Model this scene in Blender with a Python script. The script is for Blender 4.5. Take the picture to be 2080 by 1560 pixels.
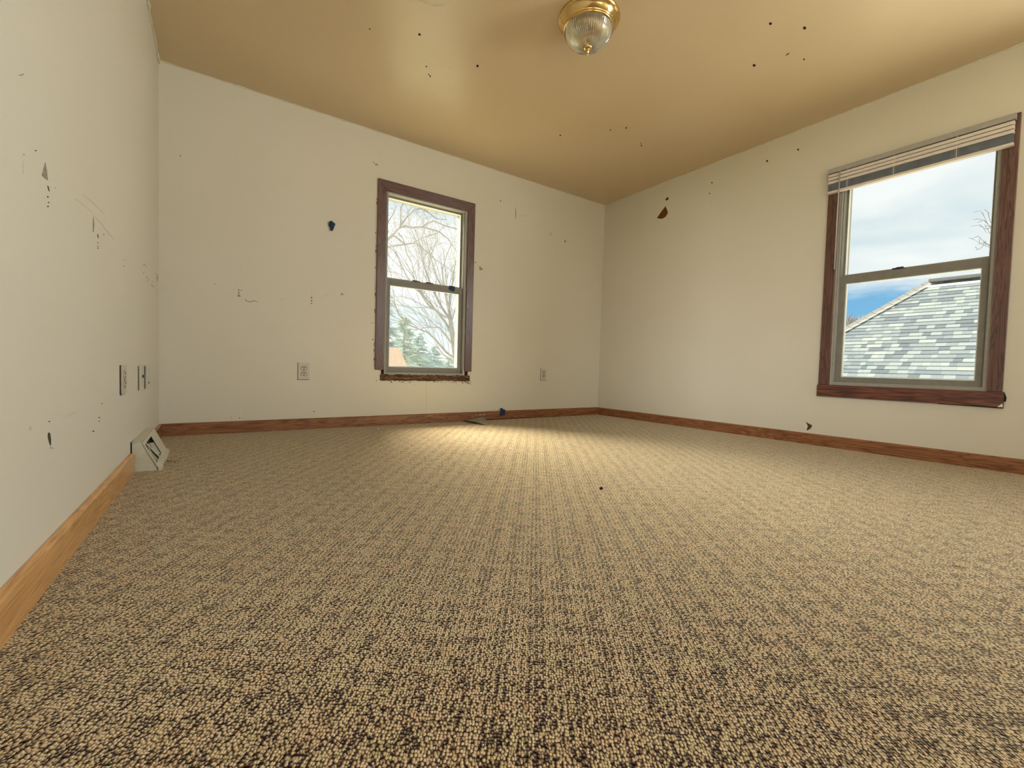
import bpy, bmesh, math, random
from mathutils import Vector, Matrix
for o in list(bpy.data.objects): bpy.data.objects.remove(o)
S = bpy.context.scene; COL = S.collection
R = random.Random(7)

# ---------------------------------------------------------------- camera, sky, sun, fill, exposure
YAW, PITCH, ROLL, FPX, CZ = .601593, -.036651, .027917, 900.41, .52243
D, W, H = 3.7367, 3.8055, 2.44            # back wall y, right wall x, ceiling
YR, T = -1.6, .16                          # rear wall y, wall thickness
fw = Vector((math.sin(YAW)*math.cos(PITCH), math.cos(YAW)*math.cos(PITCH), math.sin(PITCH)))
r0 = Vector((math.cos(YAW), -math.sin(YAW), 0)); u0 = r0.cross(fw)
rt = r0*math.cos(ROLL)+u0*math.sin(ROLL); up = -r0*math.sin(ROLL)+u0*math.cos(ROLL)
cam = bpy.data.cameras.new('camera'); co = bpy.data.objects.new('camera', cam); COL.objects.link(co)
m = Matrix((rt, up, -fw)).transposed().to_4x4(); m.translation = (0, 0, CZ); co.matrix_world = m
cam.sensor_width = 36; cam.lens = FPX/2080*36; cam.clip_start = .02; cam.clip_end = 500
S.camera = co
S.view_settings.view_transform = 'Standard'; S.view_settings.look = 'None'
S.view_settings.gamma = 1; S.view_settings.use_curve_mapping = False
S.view_settings.exposure = 0.15
SKY_STRENGTH = 1.0
SUN_STRENGTH, SUN_AZ, SUN_EL, SUN_ANGLE = 37.0, -4, 44, 42
sl = bpy.data.lights.new('hazy_sun', 'SUN'); sl.energy = SUN_STRENGTH; sl.angle = math.radians(SUN_ANGLE)
sl.color = (1, .90, .68)
so = bpy.data.objects.new('hazy_sun', sl); COL.objects.link(so)
sd = Vector((math.sin(math.radians(SUN_AZ))*math.cos(math.radians(SUN_EL)), math.cos(math.radians(SUN_AZ))*math.cos(math.radians(SUN_EL)), math.sin(math.radians(SUN_EL))))
so.rotation_euler = sd.to_track_quat('Z', 'Y').to_euler(); so.location = (4, 14, 12)
# fill lamp added outside an invented window in the unseen rear wall
al = bpy.data.lights.new('rear_fill', 'AREA'); al.shape = 'RECTANGLE'; al.size = 1.5; al.size_y = 1.35
al.energy = 10; al.color = (1, 1, .95)
ao = bpy.data.objects.new('rear_fill', al); COL.objects.link(ao)
ao.location = (1.25, YR-T-.05, 1.3); ao.rotation_euler = (math.radians(90), 0, 0)
# cooler fill lamp added behind an invented window, right wall, out of the frame
a2 = bpy.data.lights.new('side_fill', 'AREA'); a2.shape = 'RECTANGLE'; a2.size = 1.2; a2.size_y = 1.0
a2.energy = 98; a2.color = (.86, .96, 1)
ao2 = bpy.data.objects.new('side_fill', a2); COL.objects.link(ao2)
ao2.location = (W+T+.05, -.80, 1.58); ao2.rotation_euler = (math.radians(90), 0, math.radians(90))

# added fill lamp far outside, its beam shaped by an invented left window
a3 = bpy.data.lights.new('left_fill', 'AREA'); a3.shape = 'RECTANGLE'; a3.size = 1.6; a3.size_y = 1.4
a3.energy = 350; a3.color = (.97, 1, .96)
ao3 = bpy.data.objects.new('left_fill', a3); COL.objects.link(ao3)
ao3.location = (-4.0, -3.4, 2.5); ao3.rotation_euler = (Vector((-4.0, -3.4, 2.5))-Vector((3.8, 2.4, .9))).to_track_quat('Z', 'Y').to_euler()

# ---------------------------------------------------------------- pixel -> point on a real plane
def ray(px, py): return rt*((px-1040)/FPX) - up*((py-780)/FPX) + fw
def on_y(px, py, y): d = ray(px, py); t = y/d.y; return Vector((t*d.x, y, CZ+t*d.z))
def on_x(px, py, x): d = ray(px, py); t = x/d.x; return Vector((x, t*d.y, CZ+t*d.z))
def on_z(px, py, z): d = ray(px, py); t = (z-CZ)/d.z; return Vector((t*d.x, t*d.y, z))
LX, LS = -.26731, -.019072
def left_x(y): return LX+LS*(D-y)
def on_left(px, py, off=0):
    d = ray(px, py); t = (LX+LS*D+off)/(d.x+LS*d.y); return Vector((t*d.x, t*d.y, CZ+t*d.z))

# ---------------------------------------------------------------- node helpers
def lin(c):
    return tuple(((v/255)/12.92 if v/255 <= .04045 else ((v/255+.055)/1.055)**2.4) for v in c)+(1,)
class NB:
    def __init__(s, name, rough=.5, spec=.5):
        s.m = bpy.data.materials.new(name); s.m.use_nodes = True; s.t = s.m.node_tree
        s.b = s.t.nodes['Principled BSDF']; s.out = s.t.nodes['Material Output']
        s.b.inputs['Roughness'].default_value = rough; s.b.inputs['Specular IOR Level'].default_value = spec
    def n(s, ty, **kw):
        nd = s.t.nodes.new(ty)
        for k, v in kw.items():
            if k.startswith('i_'):
                key = k[2:].replace('_', ' ')
                nd.inputs[key].default_value = v
            else: setattr(nd, k, v)
        return nd
    def l(s, a, b): s.t.links.new(a, b)
    def coord(s, scale=(1, 1, 1), rot=(0, 0, 0), kind='Object'):
        c = s.n('ShaderNodeTexCoord'); mp = s.n('ShaderNodeMapping'); mp.inputs['Scale'].default_value = scale
        mp.inputs['Rotation'].default_value = rot; s.l(c.outputs[kind], mp.inputs['Vector']); return mp.outputs['Vector']
    def noise(s, vec, scale, detail=3, rough=.5, dist=0):
        nd = s.n('ShaderNodeTexNoise'); nd.inputs['Scale'].default_value = scale; nd.inputs['Detail'].default_value = detail
        nd.inputs['Roughness'].default_value = rough; nd.inputs['Distortion'].default_value = dist
        if vec is not None: s.l(vec, nd.inputs['Vector'])
        return nd.outputs['Fac']
    def ramp(s, fac, stops, interp='LINEAR'):
        nd = s.n('ShaderNodeValToRGB'); nd.color_ramp.interpolation = interp; e = nd.color_ramp.elements
        while len(e) < len(stops): e.new(.5)
        for q, (p, c) in zip(e, stops): q.position = p; q.color = c if len(c) == 4 else tuple(c)+(1,)
        s.l(fac, nd.inputs['Fac']); return nd.outputs['Color']
    def math(s, op, a, b=None, clamp=False):
        nd = s.n('ShaderNodeMath'); nd.operation = op; nd.use_clamp = clamp
        for i, v in enumerate((a, b)):
            if v is None: continue
            if isinstance(v, (int, float)): nd.inputs[i].default_value = v
            else: s.l(v, nd.inputs[i])
        return nd.outputs[0]
    def mix(s, fac, a, b, blend='MIX'):
        nd = s.n('ShaderNodeMix'); nd.data_type = 'RGBA'; nd.blend_type = blend
        for key, v in ((0, fac), (6, a), (7, b)):
            if isinstance(v, (int, float, tuple)): nd.inputs[key].default_value = v
            else: s.l(v, nd.inputs[key])
        return nd.outputs[2]
    def bump(s, h, strength=.3, dist=.002):
        nd = s.n('ShaderNodeBump'); nd.inputs['Strength'].default_value = strength; nd.inputs['Distance'].default_value = dist
        s.l(h, nd.inputs['Height']); s.l(nd.outputs['Normal'], s.b.inputs['Normal'])
    def col(s, c):
        if isinstance(c, tuple): s.b.inputs['Base Color'].default_value = c
        else: s.l(c, s.b.inputs['Base Color'])
        return s.m
def plain(name, c, rough=.5, spec=.5, metal=0, var=.06, sc=40, bump=0):
    k = NB(name, rough, spec); k.b.inputs['Metallic'].default_value = metal
    v = k.coord(); f = k.noise(v, sc, 4)
    c1 = tuple(min(1, x*(1-var)) for x in c[:3])+(1,); c2 = tuple(min(1, x*(1+var)) for x in c[:3])+(1,)
    k.col(k.ramp(f, [(.3, c1), (.7, c2)]))
    if bump: k.bump(f, bump, .001)
    return k.m

# ---------------------------------------------------------------- sky (clouds with a blue gap low over the neighbour's hip)
wd = bpy.data.worlds.new('sky'); S.world = wd; wd.use_nodes = True
class WB(NB):
    def __init__(s, w): s.t = w.node_tree
k = WB(wd); bg = wd.node_tree.nodes['Background']; bg.inputs['Strength'].default_value = SKY_STRENGTH
tc = k.n('ShaderNodeTexCoord'); nm = k.n('ShaderNodeVectorMath', operation='NORMALIZE'); k.l(tc.outputs['Generated'], nm.inputs[0])
mp = k.n('ShaderNodeMapping'); mp.inputs['Scale'].default_value = (1, 1, 4.2); mp.inputs['Rotation'].default_value = (.16, .05, 0)
mp.inputs['Location'].default_value = (.3, .1, .25)
k.l(nm.outputs[0], mp.inputs['Vector'])
cl = k.noise(mp.outputs['Vector'], 3.2, 4, .5, .25)
clouds = k.ramp(cl, [(.30, lin((205, 222, 232))), (.45, lin((226, 234, 238))), (.60, lin((243, 246, 247))), (.8, lin((250, 251, 251)))])
gd = ray(1735, 632).normalized()
sub = k.n('ShaderNodeVectorMath', operation='SUBTRACT'); k.l(nm.outputs[0], sub.inputs[0]); sub.inputs[1].default_value = gd
ms = k.n('ShaderNodeVectorMath', operation='MULTIPLY'); k.l(sub.outputs[0], ms.inputs[0]); ms.inputs[1].default_value = (1, 1, 4.0)
ln = k.n('ShaderNodeVectorMath', operation='LENGTH'); k.l(ms.outputs[0], ln.inputs[0])
nn = k.noise(mp.outputs['Vector'], 9, 4, .55)
dd = k.math('ADD', ln.outputs['Value'], k.math('MULTIPLY', k.math('SUBTRACT', nn, .5), .28))
msk = k.ramp(dd, [(.10, (1, 1, 1)), (.22, (0, 0, 0))])
sp = k.n('ShaderNodeSeparateXYZ'); k.l(nm.outputs[0], sp.inputs[0])
blue = k.ramp(sp.outputs['Z'], [(.02, lin((190, 224, 240))), (.10, lin((122, 184, 226))), (.3, lin((100, 160, 215)))])
skyc = k.mix(msk, clouds, blue)
k.l(skyc, bg.inputs['Color'])

# ---------------------------------------------------------------- materials
def wall_paint(name, c, stain, rough=.5, spec=.35):
    k = NB(name, rough, spec); v = k.coord()
    big = k.noise(v, .9, 3, .5); f = k.noise(v, 160, 3, .6)
    c1 = k.ramp(big, [(.35, c), (.7, stain)])
    k.col(k.mix(.35, c1, k.ramp(f, [(.3, tuple(x*.93 for x in c[:3])+(1,)), (.7, c)])))
    k.bump(k.math('ADD', f, k.math('MULTIPLY', k.noise(v, 35, 2), .6)), .22, .0012)
    return k.m
M = {}
M['wall'] = wall_paint('cream wall paint', (.68, .640, .55, 1), (.65, .60, .485, 1))
M['ceil'] = wall_paint('tan ceiling paint', (.66, .515, .325, 1), (.585, .45, .26, 1), .33, .6)
M['caulk'] = plain('caulk', (.62, .57, .44, 1), .6, .3, var=.12, sc=30, bump=.4)
def oak(name, c1, c2, c3, axis='x', rough=.35, coat=.3, sc=1.0, seed=0.):
    k = NB(name, rough, .5)
    st = {'x': (1.2, 16, 16), 'y': (16, 1.2, 16), 'z': (16, 16, 1.2)}[axis]
    st2 = {'x': (8, 260, 260), 'y': (260, 8, 260), 'z': (260, 260, 8)}[axis]
    st = tuple(q*sc for q in st)
    v = k.coord(st); v2 = k.coord(st2)
    off = k.n('ShaderNodeVectorMath', operation='ADD'); k.l(v, off.inputs[0]); off.inputs[1].default_value = (seed, seed*.7, seed*1.3)
    g = k.noise(off.outputs[0], 1.3, 3, .55, .6)
    rings = k.math('FRACT', k.math('MULTIPLY', g, 9.0))
    rc = k.ramp(rings, [(0, c3), (.25, c2), (.7, c1), (.92, c2), (1, c3)])
    fine = k.noise(v2, 1, 3, .6)
    fc = k.ramp(fine, [(.38, (.62, .58, .55)), (.55, (1, 1, 1))])
    k.col(k.mix(.7, rc, fc, 'MULTIPLY'))
    k.b.inputs['Coat Weight'].default_value = coat; k.b.inputs['Coat Roughness'].default_value = .25
    k.bump(fine, .12, .0006)
    return k.m
bb = [(.335, .142, .056, 1), (.265, .102, .040, 1), (.135, .046, .019, 1)]
M['base_x'] = oak('oak baseboard x', *bb, 'x', sc=1.0, seed=3)
M['base_y'] = oak('oak baseboard y', *bb, 'y', sc=1.0, seed=11)
M['base_l'] = oak('lit oak baseboard', (.66, .36, .13, 1), (.59, .31, .105, 1), (.49, .235, .075, 1), 'y', sc=.7, seed=31)  # lighter copy of the baseboard oak, brighter light put into its colour
cs = [(.16, .078, .062, 1), (.115, .052, .043, 1), (.058, .025, .022, 1)]
M['case_x'] = oak('oak casing x', *cs, 'x', seed=5); M['case_y'] = oak('oak casing y', *cs, 'y', seed=8); M['case_z'] = oak('oak casing z', *cs, 'z', seed=2)
st_ = [(.20, .070, .042, 1), (.125, .037, .028, 1), (.052, .015, .013, 1)]
M['stool'] = oak('oak stool', *st_, 'y', sc=.62, seed=21)
k = NB('rotten sill wood', .8, .2); v = k.coord((6, 40, 40))
f = k.noise(v, 1.2, 5, .65, .8)
k.col(k.ramp(f, [(.30, (.022, .014, .010)), (.48, (.085, .045, .024)), (.62, (.22, .125, .06)), (.75, (.33, .25, .16))])); k.bump(f, .8, .004); M['rot'] = k.m
M['vinyl'] = plain('taupe grey sash', (.20, .19, .165, 1), .5, .4, var=.08, sc=25)
M['vinyl_lt'] = plain('pale window track', (.30, .29, .265, 1), .5, .4)
M['bead'] = plain('white glazing bead', (.74, .77, .76, 1), .4, .4, var=.02)
M['beadtan'] = plain('tan outer frame', (.46, .40, .29, 1), .5, .4, var=.04)
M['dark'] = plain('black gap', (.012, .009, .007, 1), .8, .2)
M['lock'] = plain('dark sash lock', (.035, .030, .028, 1), .4, .5, .3)
k = NB('window glass'); k.t.nodes.remove(k.b)
tr = k.n('ShaderNodeBsdfTransparent'); tr.inputs['Color'].default_value = (.95, .97, .96, 1)
gl = k.n('ShaderNodeBsdfGlossy'); gl.inputs['Roughness'].default_value = .35
fr = k.n('ShaderNodeFresnel'); fr.inputs['IOR'].default_value = 1.45; mx = k.n('ShaderNodeMixShader')
k.l(k.math('MULTIPLY', fr.outputs[0], .10), mx.inputs[0]); k.l(tr.outputs[0], mx.inputs[1]); k.l(gl.outputs[0], mx.inputs[2])
du = k.n('ShaderNodeBsdfTranslucent'); du.inputs['Color'].default_value = (.9, .92, .9, 1); m2 = k.n('ShaderNodeMixShader'); m2.inputs[0].default_value = .010   # translucent share added to veil the view with haze
k.l(mx.outputs[0], m2.inputs[1]); k.l(du.outputs[0], m2.inputs[2]); k.l(m2.outputs[0], k.out.inputs['Surface']); M['glass'] = k.m
M['ivory'] = plain('ivory plastic', (.60, .565, .46, 1), .4, .5, var=.04)
M['plate'] = plain('off-white cover plate', (.58, .53, .45, 1), .4, .5, var=.03)
M['plate_pink'] = plain('painted cover plate', (.56, .49, .40, 1), .5, .4, var=.08, sc=60)
M['steel'] = plain('steel screw', (.35, .32, .26, 1), .4, .5, .8)
M['tape'] = plain('blue painter tape', (.004, .024, .080, 1), .6, .4, var=.3, sc=120, bump=.5)
M['brown'] = plain('torn brown drywall paper', (.14, .055, .018, 1), .9, .1, var=.3, sc=60)
M['gap_shade'] = plain('gap and edge shade', (.10, .08, .05, 1), .9, .1)  # brown for receptacle recess rings and painted shadow at plate edges
M['chipg'] = plain('exposed grey plaster', (.30, .27, .21, 1), .9, .1, var=.25, sc=150)
M['chipd'] = plain('dark chipped hole', (.07, .055, .035, 1), .9, .1, var=.3, sc=150)
M['scuff'] = plain('faint scuff', (.57, .53, .43, 1), .7, .2, var=.15, sc=200)
M['flap'] = plain('grey curled underlay', (.52, .47, .39, 1), .8, .2, var=.15, sc=60, bump=.3)
M['brass'] = plain('polished brass', (.72, .51, .21, 1), .14, .5, 1.0, var=.04)
k = NB('ribbed clear glass', .02, .6); k.b.inputs['Transmission Weight'].default_value = .92; k.b.inputs['IOR'].default_value = 1.45
k.col((.96, .96, .90, 1)); M['dome'] = k.m
k = NB('frosted bulb', .5); k.col((.55, .53, .45, 1)); M['bulb'] = k.m
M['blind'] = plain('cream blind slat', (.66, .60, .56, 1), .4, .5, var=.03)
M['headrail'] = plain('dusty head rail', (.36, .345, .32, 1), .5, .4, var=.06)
M['slat_shade'] = plain('shade grey slats', (.125, .14, .17, 1), .5, .4, var=.15, sc=20)  # shade on the lowest slats painted as their colour
M['clip'] = plain('grey ladder clip', (.16, .17, .19, 1), .5, .4)
M['wand'] = plain('clear grey wand', (.40, .40, .39, 1), .2, .6)
M['crumb'] = plain('dark crumb', (.012, .006, .010, 1), .8, .2)
M['leafbit'] = plain('dry brown debris', (.10, .045, .025, 1), .9, .1, var=.4, sc=200)
M['white'] = plain('white flake', (.72, .70, .62, 1), .6, .3)

# carpet: loop pile, tan loops over maroon-brown gaps, rows running obliquely to the walls
k = NB('loop pile carpet', .95, .15)
AZ = math.radians(37.5)
v = k.coord((1, 1, 1), (0, 0, AZ))        # y' runs along the rows
wn = k.n('ShaderNodeTexNoise'); wn.inputs['Scale'].default_value = 30; k.l(v, wn.inputs['Vector'])
w1 = k.n('ShaderNodeVectorMath', operation='SUBTRACT'); k.l(wn.outputs['Color'], w1.inputs[0]); w1.inputs[1].default_value = (.5, .5, .5)
w2 = k.n('ShaderNodeVectorMath', operation='SCALE'); k.l(w1.outputs[0], w2.inputs[0]); w2.inputs['Scale'].default_value = .0045
w3 = k.n('ShaderNodeVectorMath', operation='ADD'); k.l(v, w3.inputs[0]); k.l(w2.outputs[0], w3.inputs[1])
vv = w3.outputs[0]
sep = k.n('ShaderNodeSeparateXYZ'); k.l(vv, sep.inputs[0])
X, Y = sep.outputs['X'], sep.outputs['Y']
vs = k.n('ShaderNodeMapping'); vs.inputs['Scale'].default_value = (215, 175, 1); k.l(vv, vs.inputs['Vector'])
vo = k.n('ShaderNodeTexVoronoi'); vo.voronoi_dimensions = '2D'; vo.inputs['Scale'].default_value = 1; vo.inputs['Randomness'].default_value = .75
k.l(vs.outputs[0], vo.inputs['Vector'])
cc = k.n('ShaderNodeSeparateColor'); k.l(vo.outputs['Color'], cc.inputs[0])
def wave(c, period, ph=0.): return k.math('SINE', k.math('ADD', k.math('MULTIPLY', c, 2*math.pi/period), ph))
rows = wave(X, .0128); cols = wave(Y, .021, 1.)
band = wave(X, .062); bandy = wave(Y, .058, .5)
patch = k.noise(vv, 22, 3, .6)
# chance that a loop / gap is of dark yarn
dk = k.math('ADD', k.math('MULTIPLY', rows, .30), k.math('MULTIPLY', band, .15))
dk = k.math('ADD', dk, k.math('MULTIPLY', bandy, .10))
dk = k.math('ADD', dk, k.math('MULTIPLY', k.math('SUBTRACT', patch, .5), 1.1))
dk = k.math('ADD', dk, .40)
isdark = k.math('MULTIPLY', k.math('SUBTRACT', dk, cc.outputs['Red']), 5.0, True)
isdark = k.math('MINIMUM', k.math('MAXIMUM', isdark, 0.), 1.)
light = k.ramp(cc.outputs['Green'], [(0, (.45, .31, .155)), (.35, (.67, .49, .275)), (.7, (.80, .62, .38)), (1, (.70, .51, .36))])
darkc = k.ramp(cc.outputs['Blue'], [(0, (.035, .008, .008)), (.5, (.07, .022, .016)), (.8, (.12, .055, .028)), (1, (.035, .035, .032))])
gap = k.ramp(vo.outputs['Distance'], [(.30, (1, 1, 1)), (.58, (.06, .022, .018))])
hue = k.noise(vv, 14, 2, .5)
light = k.mix(.55, light, k.ramp(hue, [(.35, (.90, 1, .82)), (.5, (1, 1, 1)), (.64, (1.0, .88, .80))]), 'MULTIPLY')
base = k.mix(isdark, light, darkc)
k.col(k.mix(1.0, base, gap, 'MULTIPLY'))
hgt = k.math('SUBTRACT', 1., vo.outputs['Distance'])
k.bump(k.math('SUBTRACT', hgt, k.math('MULTIPLY', isdark, .35)), .9, .004)
k.b.inputs['Sheen Weight'].default_value = .8; k.b.inputs['Sheen Roughness'].default_value = .32; k.b.inputs['Sheen Tint'].default_value = (1, .88, .64, 1)
M['carpet'] = k.m

# ---------------------------------------------------------------- mesh helpers
def link(name, me, mat, parent=None):
    o = bpy.data.objects.new(name, me); COL.objects.link(o)
    for mm in (mat if isinstance(mat, (list, tuple)) else [mat]): me.materials.append(mm)
    if parent: o.parent = parent
    return o
def obj(name, bm, mat, parent=None, smooth=False):
    bmesh.ops.recalc_face_normals(bm, faces=bm.faces)
    me = bpy.data.meshes.new(name); bm.to_mesh(me); bm.free()
    if smooth:
        for p in me.polygons: p.use_smooth = True
    return link(name, me, mat, parent)
def empty(name, loc=(0, 0, 0), parent=None):
    o = bpy.data.objects.new(name, None); COL.objects.link(o); o.location = loc; o.empty_display_size = .05
    if parent: o.parent = parent
    return o
def tag(o, label=None, cat=None, group=None, kind=None):
    if label: o['label'] = label
    if cat: o['category'] = cat
    if group: o['group'] = group
    if kind: o['kind'] = kind
    return o
def box(bm, x0, x1, y0, y1, z0, z1, mi=0):
    vs = [bm.verts.new(p) for p in ((x0, y0, z0), (x1, y0, z0), (x1, y1, z0), (x0, y1, z0), (x0, y0, z1), (x1, y0, z1), (x1, y1, z1), (x0, y1, z1))]
    for f in ((0, 3, 2, 1), (4, 5, 6, 7), (0, 1, 5, 4), (1, 2, 6, 5), (2, 3, 7, 6), (3, 0, 4, 7)):
        bm.faces.new([vs[i] for i in f]).material_index = mi
    return vs
def bxo(name, b, mat, parent=None, bev=0):
    bm = bmesh.new(); box(bm, *b)
    if bev: bmesh.ops.bevel(bm, geom=bm.edges[:], offset=bev, segments=2, affect='EDGES', profile=.6)
    return obj(name, bm, mat, parent)
def prism(bm, pts, vec):
    vec = Vector(vec); a = [bm.verts.new(p) for p in pts]; b = [bm.verts.new(Vector(p)+vec) for p in pts]
    n = len(a); bm.faces.new(a); bm.faces.new(b[::-1])
    for i in range(n): bm.faces.new((a[i], b[i], b[(i+1) % n], a[(i+1) % n]))
def tube(bm, pts, r0_, r1_=None, n=5):
    r1_ = r0_ if r1_ is None else r1_; rings = []
    for i, p in enumerate(pts):
        p = Vector(p); a = Vector(pts[max(0, i-1)]); b = Vector(pts[min(len(pts)-1, i+1)]); t = (b-a).normalized()
        s = t.cross(Vector((.3, .2, 1)).normalized())
        if s.length < .01: s = t.cross(Vector((1, 0, 0)))
        s.normalize(); q = t.cross(s); r = r0_+(r1_-r0_)*i/(len(pts)-1)
        rings.append([bm.verts.new(p+(s*math.cos(2*math.pi*j/n)+q*math.sin(2*math.pi*j/n))*r) for j in range(n)])
    for a, b in zip(rings, rings[1:]):
        for j in range(n): bm.faces.new((a[j], a[(j+1) % n], b[(j+1) % n], b[j]))
    bm.faces.new(rings[0][::-1]); bm.faces.new(rings[-1])
def lathe(bm, prof, c, n=48, closed=False, mod=None):
    rings = []
    for pi_, (r, z) in enumerate(prof):
        if closed and pi_ >= len(prof)//2: mod = None
        rings.append([bm.verts.new((c[0]+(r*(1+(mod(j) if mod and r > .004 else 0)))*math.cos(2*math.pi*j/n), c[1]+(r*(1+(mod(j) if mod and r > .004 else 0)))*math.sin(2*math.pi*j/n), c[2]+z)) for j in range(n)])
    for a, b in zip(rings, rings[1:]):
        for j in range(n): bm.faces.new((a[j], a[(j+1) % n], b[(j+1) % n], b[j]))
    if not closed: bm.faces.new(rings[0][::-1]); bm.faces.new(rings[-1])
    else:
        for j in range(n): bm.faces.new((rings[-1][j], rings[-1][(j+1) % n], rings[0][(j+1) % n], rings[0][j]))

# ---------------------------------------------------------------- room shell
ZT = .462                                  # top of stool / bottom of window openings
W1 = dict(a=1.235, b=2.000, z0=.432, z1=1.980)      # window 1 opening (x range in the back wall)
W2 = dict(a=.578, b=1.372, z0=.462, z1=1.980)      # window 2 opening (y range in the right wall)
CL = left_x(YR)-.03
fl = bxo('floor', (CL-.1, W+T, YR-T, D+T, -.12, 0), M['carpet']); tag(fl, kind='structure')
ce = bxo('ceiling', (CL-.1, W+T, YR-T, D+T, H, H+.12), M['ceil']); tag(ce, kind='structure')
bm = bmesh.new()
for b in ((LX-T, W1['a'], D, D+T, 0, H), (W1['b'], W+T, D, D+T, 0, H), (W1['a'], W1['b'], D, D+T, 0, W1['z0']), (W1['a'], W1['b'], D, D+T, W1['z1'], H)): box(bm, *b)
wb = obj('wall_back', bm, M['wall']); tag(wb, kind='structure')
bm = bmesh.new()
sy0, sy1 = -1.40, -.20
for b in ((W, W+T, YR-T, sy0, 0, H), (W, W+T, sy1, W2['a'], 0, H), (W, W+T, sy0, sy1, 0, 1.08), (W, W+T, sy0, sy1, 2.08, H), (W, W+T, W2['b'], D, 0, H), (W, W+T, W2['a'], W2['b'], 0, W2['z0']), (W, W+T, W2['a'], W2['b'], W2['z1'], H)): box(bm, *b)
wr = obj('wall_right', bm, M['wall']); tag(wr, kind='structure')
bm = bmesh.new()
ly0, ly1 = -1.40, -.20
for ya_, yb_, za_, zb_ in ((YR-T, ly0, 0, H), (ly1, D, 0, H), (ly0, ly1, 0, 1.08), (ly0, ly1, 2.08, H)):
    prism(bm, [(left_x(yb_), yb_, za_), (left_x(yb_)-T, yb_, za_), (left_x(ya_)-T, ya_, za_), (left_x(ya_), ya_, za_)], (0, 0, zb_-za_))
wl = obj('wall_left', bm, M['wall']); tag(wl, kind='structure')
bm = bmesh.new(); ox0, ox1, oz0, oz1 = .5, 2.0, .62, 1.98
for b in ((left_x(YR), ox0, YR-T, YR, 0, H), (ox1, W, YR-T, YR, 0, H), (ox0, ox1, YR-T, YR, 0, oz0), (ox0, ox1, YR-T, YR, oz1, H)): box(bm, *b)
wre = obj('wall_rear', bm, M['wall']); tag(wre, kind='structure')
w3 = empty('added_window_3', (1.25, YR, oz0)); tag(w3, kind='structure')  # invented window, lets the rear fill lamp into the room
def P_(o, par):                             # keep world coordinates under an offset parent
    o.parent = par; o.matrix_parent_inverse = Matrix.Translation(-Vector(par.location)); return o
for b in ((ox0-.07, ox1+.07, YR, YR+.015, oz1, oz1+.08), (ox0-.07, ox1+.07, YR, YR+.02, oz0-.08, oz0)): P_(bxo('casing', b, M['case_x']), w3)  # head and sill casing of the invented rear window
for b in ((ox0-.07, ox0, YR, YR+.015, oz0, oz1), (ox1, ox1+.07, YR, YR+.015, oz0, oz1)): P_(bxo('casing', b, M['case_z']), w3)  # side casings of the invented rear window

w4 = empty('added_window_4', (W, -.80, 1.08)); tag(w4, kind='structure')  # invented window for the cool side fill lamp
for b in ((W-.015, W, sy0-.07, sy1+.07, 2.08, 2.16), (W-.02, W, sy0-.07, sy1+.07, 1.0, 1.08)): P_(bxo('casing', b, M['case_y']), w4)  # head and sill casing of the invented right window
for b in ((W-.015, W, sy0-.07, sy0, 1.08, 2.08), (W-.015, W, sy1, sy1+.07, 1.08, 2.08)): P_(bxo('casing', b, M['case_z']), w4)  # side casings of the invented right window

xl = left_x(ly0)
w5 = empty('added_window_5', (xl, -.8, 1.08)); tag(w5, kind='structure')  # invented window that shapes the left fill lamp's beam
for b in ((xl, xl+.03, ly0-.07, ly1+.07, 2.08, 2.16), (xl, xl+.03, ly0-.07, ly1+.07, 1.0, 1.08)): P_(bxo('casing', b, M['case_y']), w5)  # head and sill casing of the invented left window
for b in ((xl, xl+.03, ly0-.07, ly0, 1.08, 2.08), (xl, xl+.03, ly1, ly1+.07, 1.08, 2.08)): P_(bxo('casing', b, M['case_z']), w5)  # side casings of the invented left window

# baseboards (oak, eased top edge)
def board(name, p0, p1, z0, z1, th, nrm, mat, z0b=None):
    p0, p1, nrm = Vector(p0), Vector(p1), Vector(nrm); bm = bmesh.new(); N = 24; e = .007
    rings = []
    for i in range(N+1):
        t = i/N; p = p0.lerp(p1, t); zb = z0+(0 if z0b is None else (z0b-z0)*t)
        prof = [(0, zb), (th, zb), (th, z1-e), (th*.45, z1-.001), (0, z1)]
        rings.append([bm.verts.new((p.x+nrm.x*a, p.y+nrm.y*a, z)) for a, z in prof])
    for a, b in zip(rings, rings[1:]):
        for j in range(5): bm.faces.new((a[j], a[(j+1) % 5], b[(j+1) % 5], b[j]))
    bm.faces.new(rings[0]); bm.faces.new(rings[-1][::-1])
    return tag(obj(name, bm, mat), kind='structure')
HB = .085
b1 = board('baseboard_back', (LX+.002, D-.001, 0), (2.262, D-.001, 0), -.004, HB, .014, (0, -1, 0), M['base_x'])
b2 = board('baseboard_back', (2.262, D-.001, 0), (W-.002, D-.001, 0), .010, HB+.002, .014, (0, -1, 0), M['base_x'], .000)
gapb = bxo('base_gap_strip', (2.262, W-.016, D-.008, D-.002, -.002, .012), M['dark']); tag(gapb, kind='structure')  # black strip filling the gap under the raised baseboard
b3 = board('baseboard_right', (W-.001, D-.016, 0), (W-.001, YR+.01, 0), -.004, HB, .014, (-1, 0, 0), M['base_y'])
ly = 2.60
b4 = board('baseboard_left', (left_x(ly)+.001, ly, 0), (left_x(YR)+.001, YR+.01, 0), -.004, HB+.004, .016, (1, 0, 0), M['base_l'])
b5 = board('baseboard_left', (left_x(D)+.001, D-.016, 0), (left_x(3.18)+.001, 3.18, 0), -.004, HB, .014, (1, 0, 0), M['base_y'])
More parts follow.
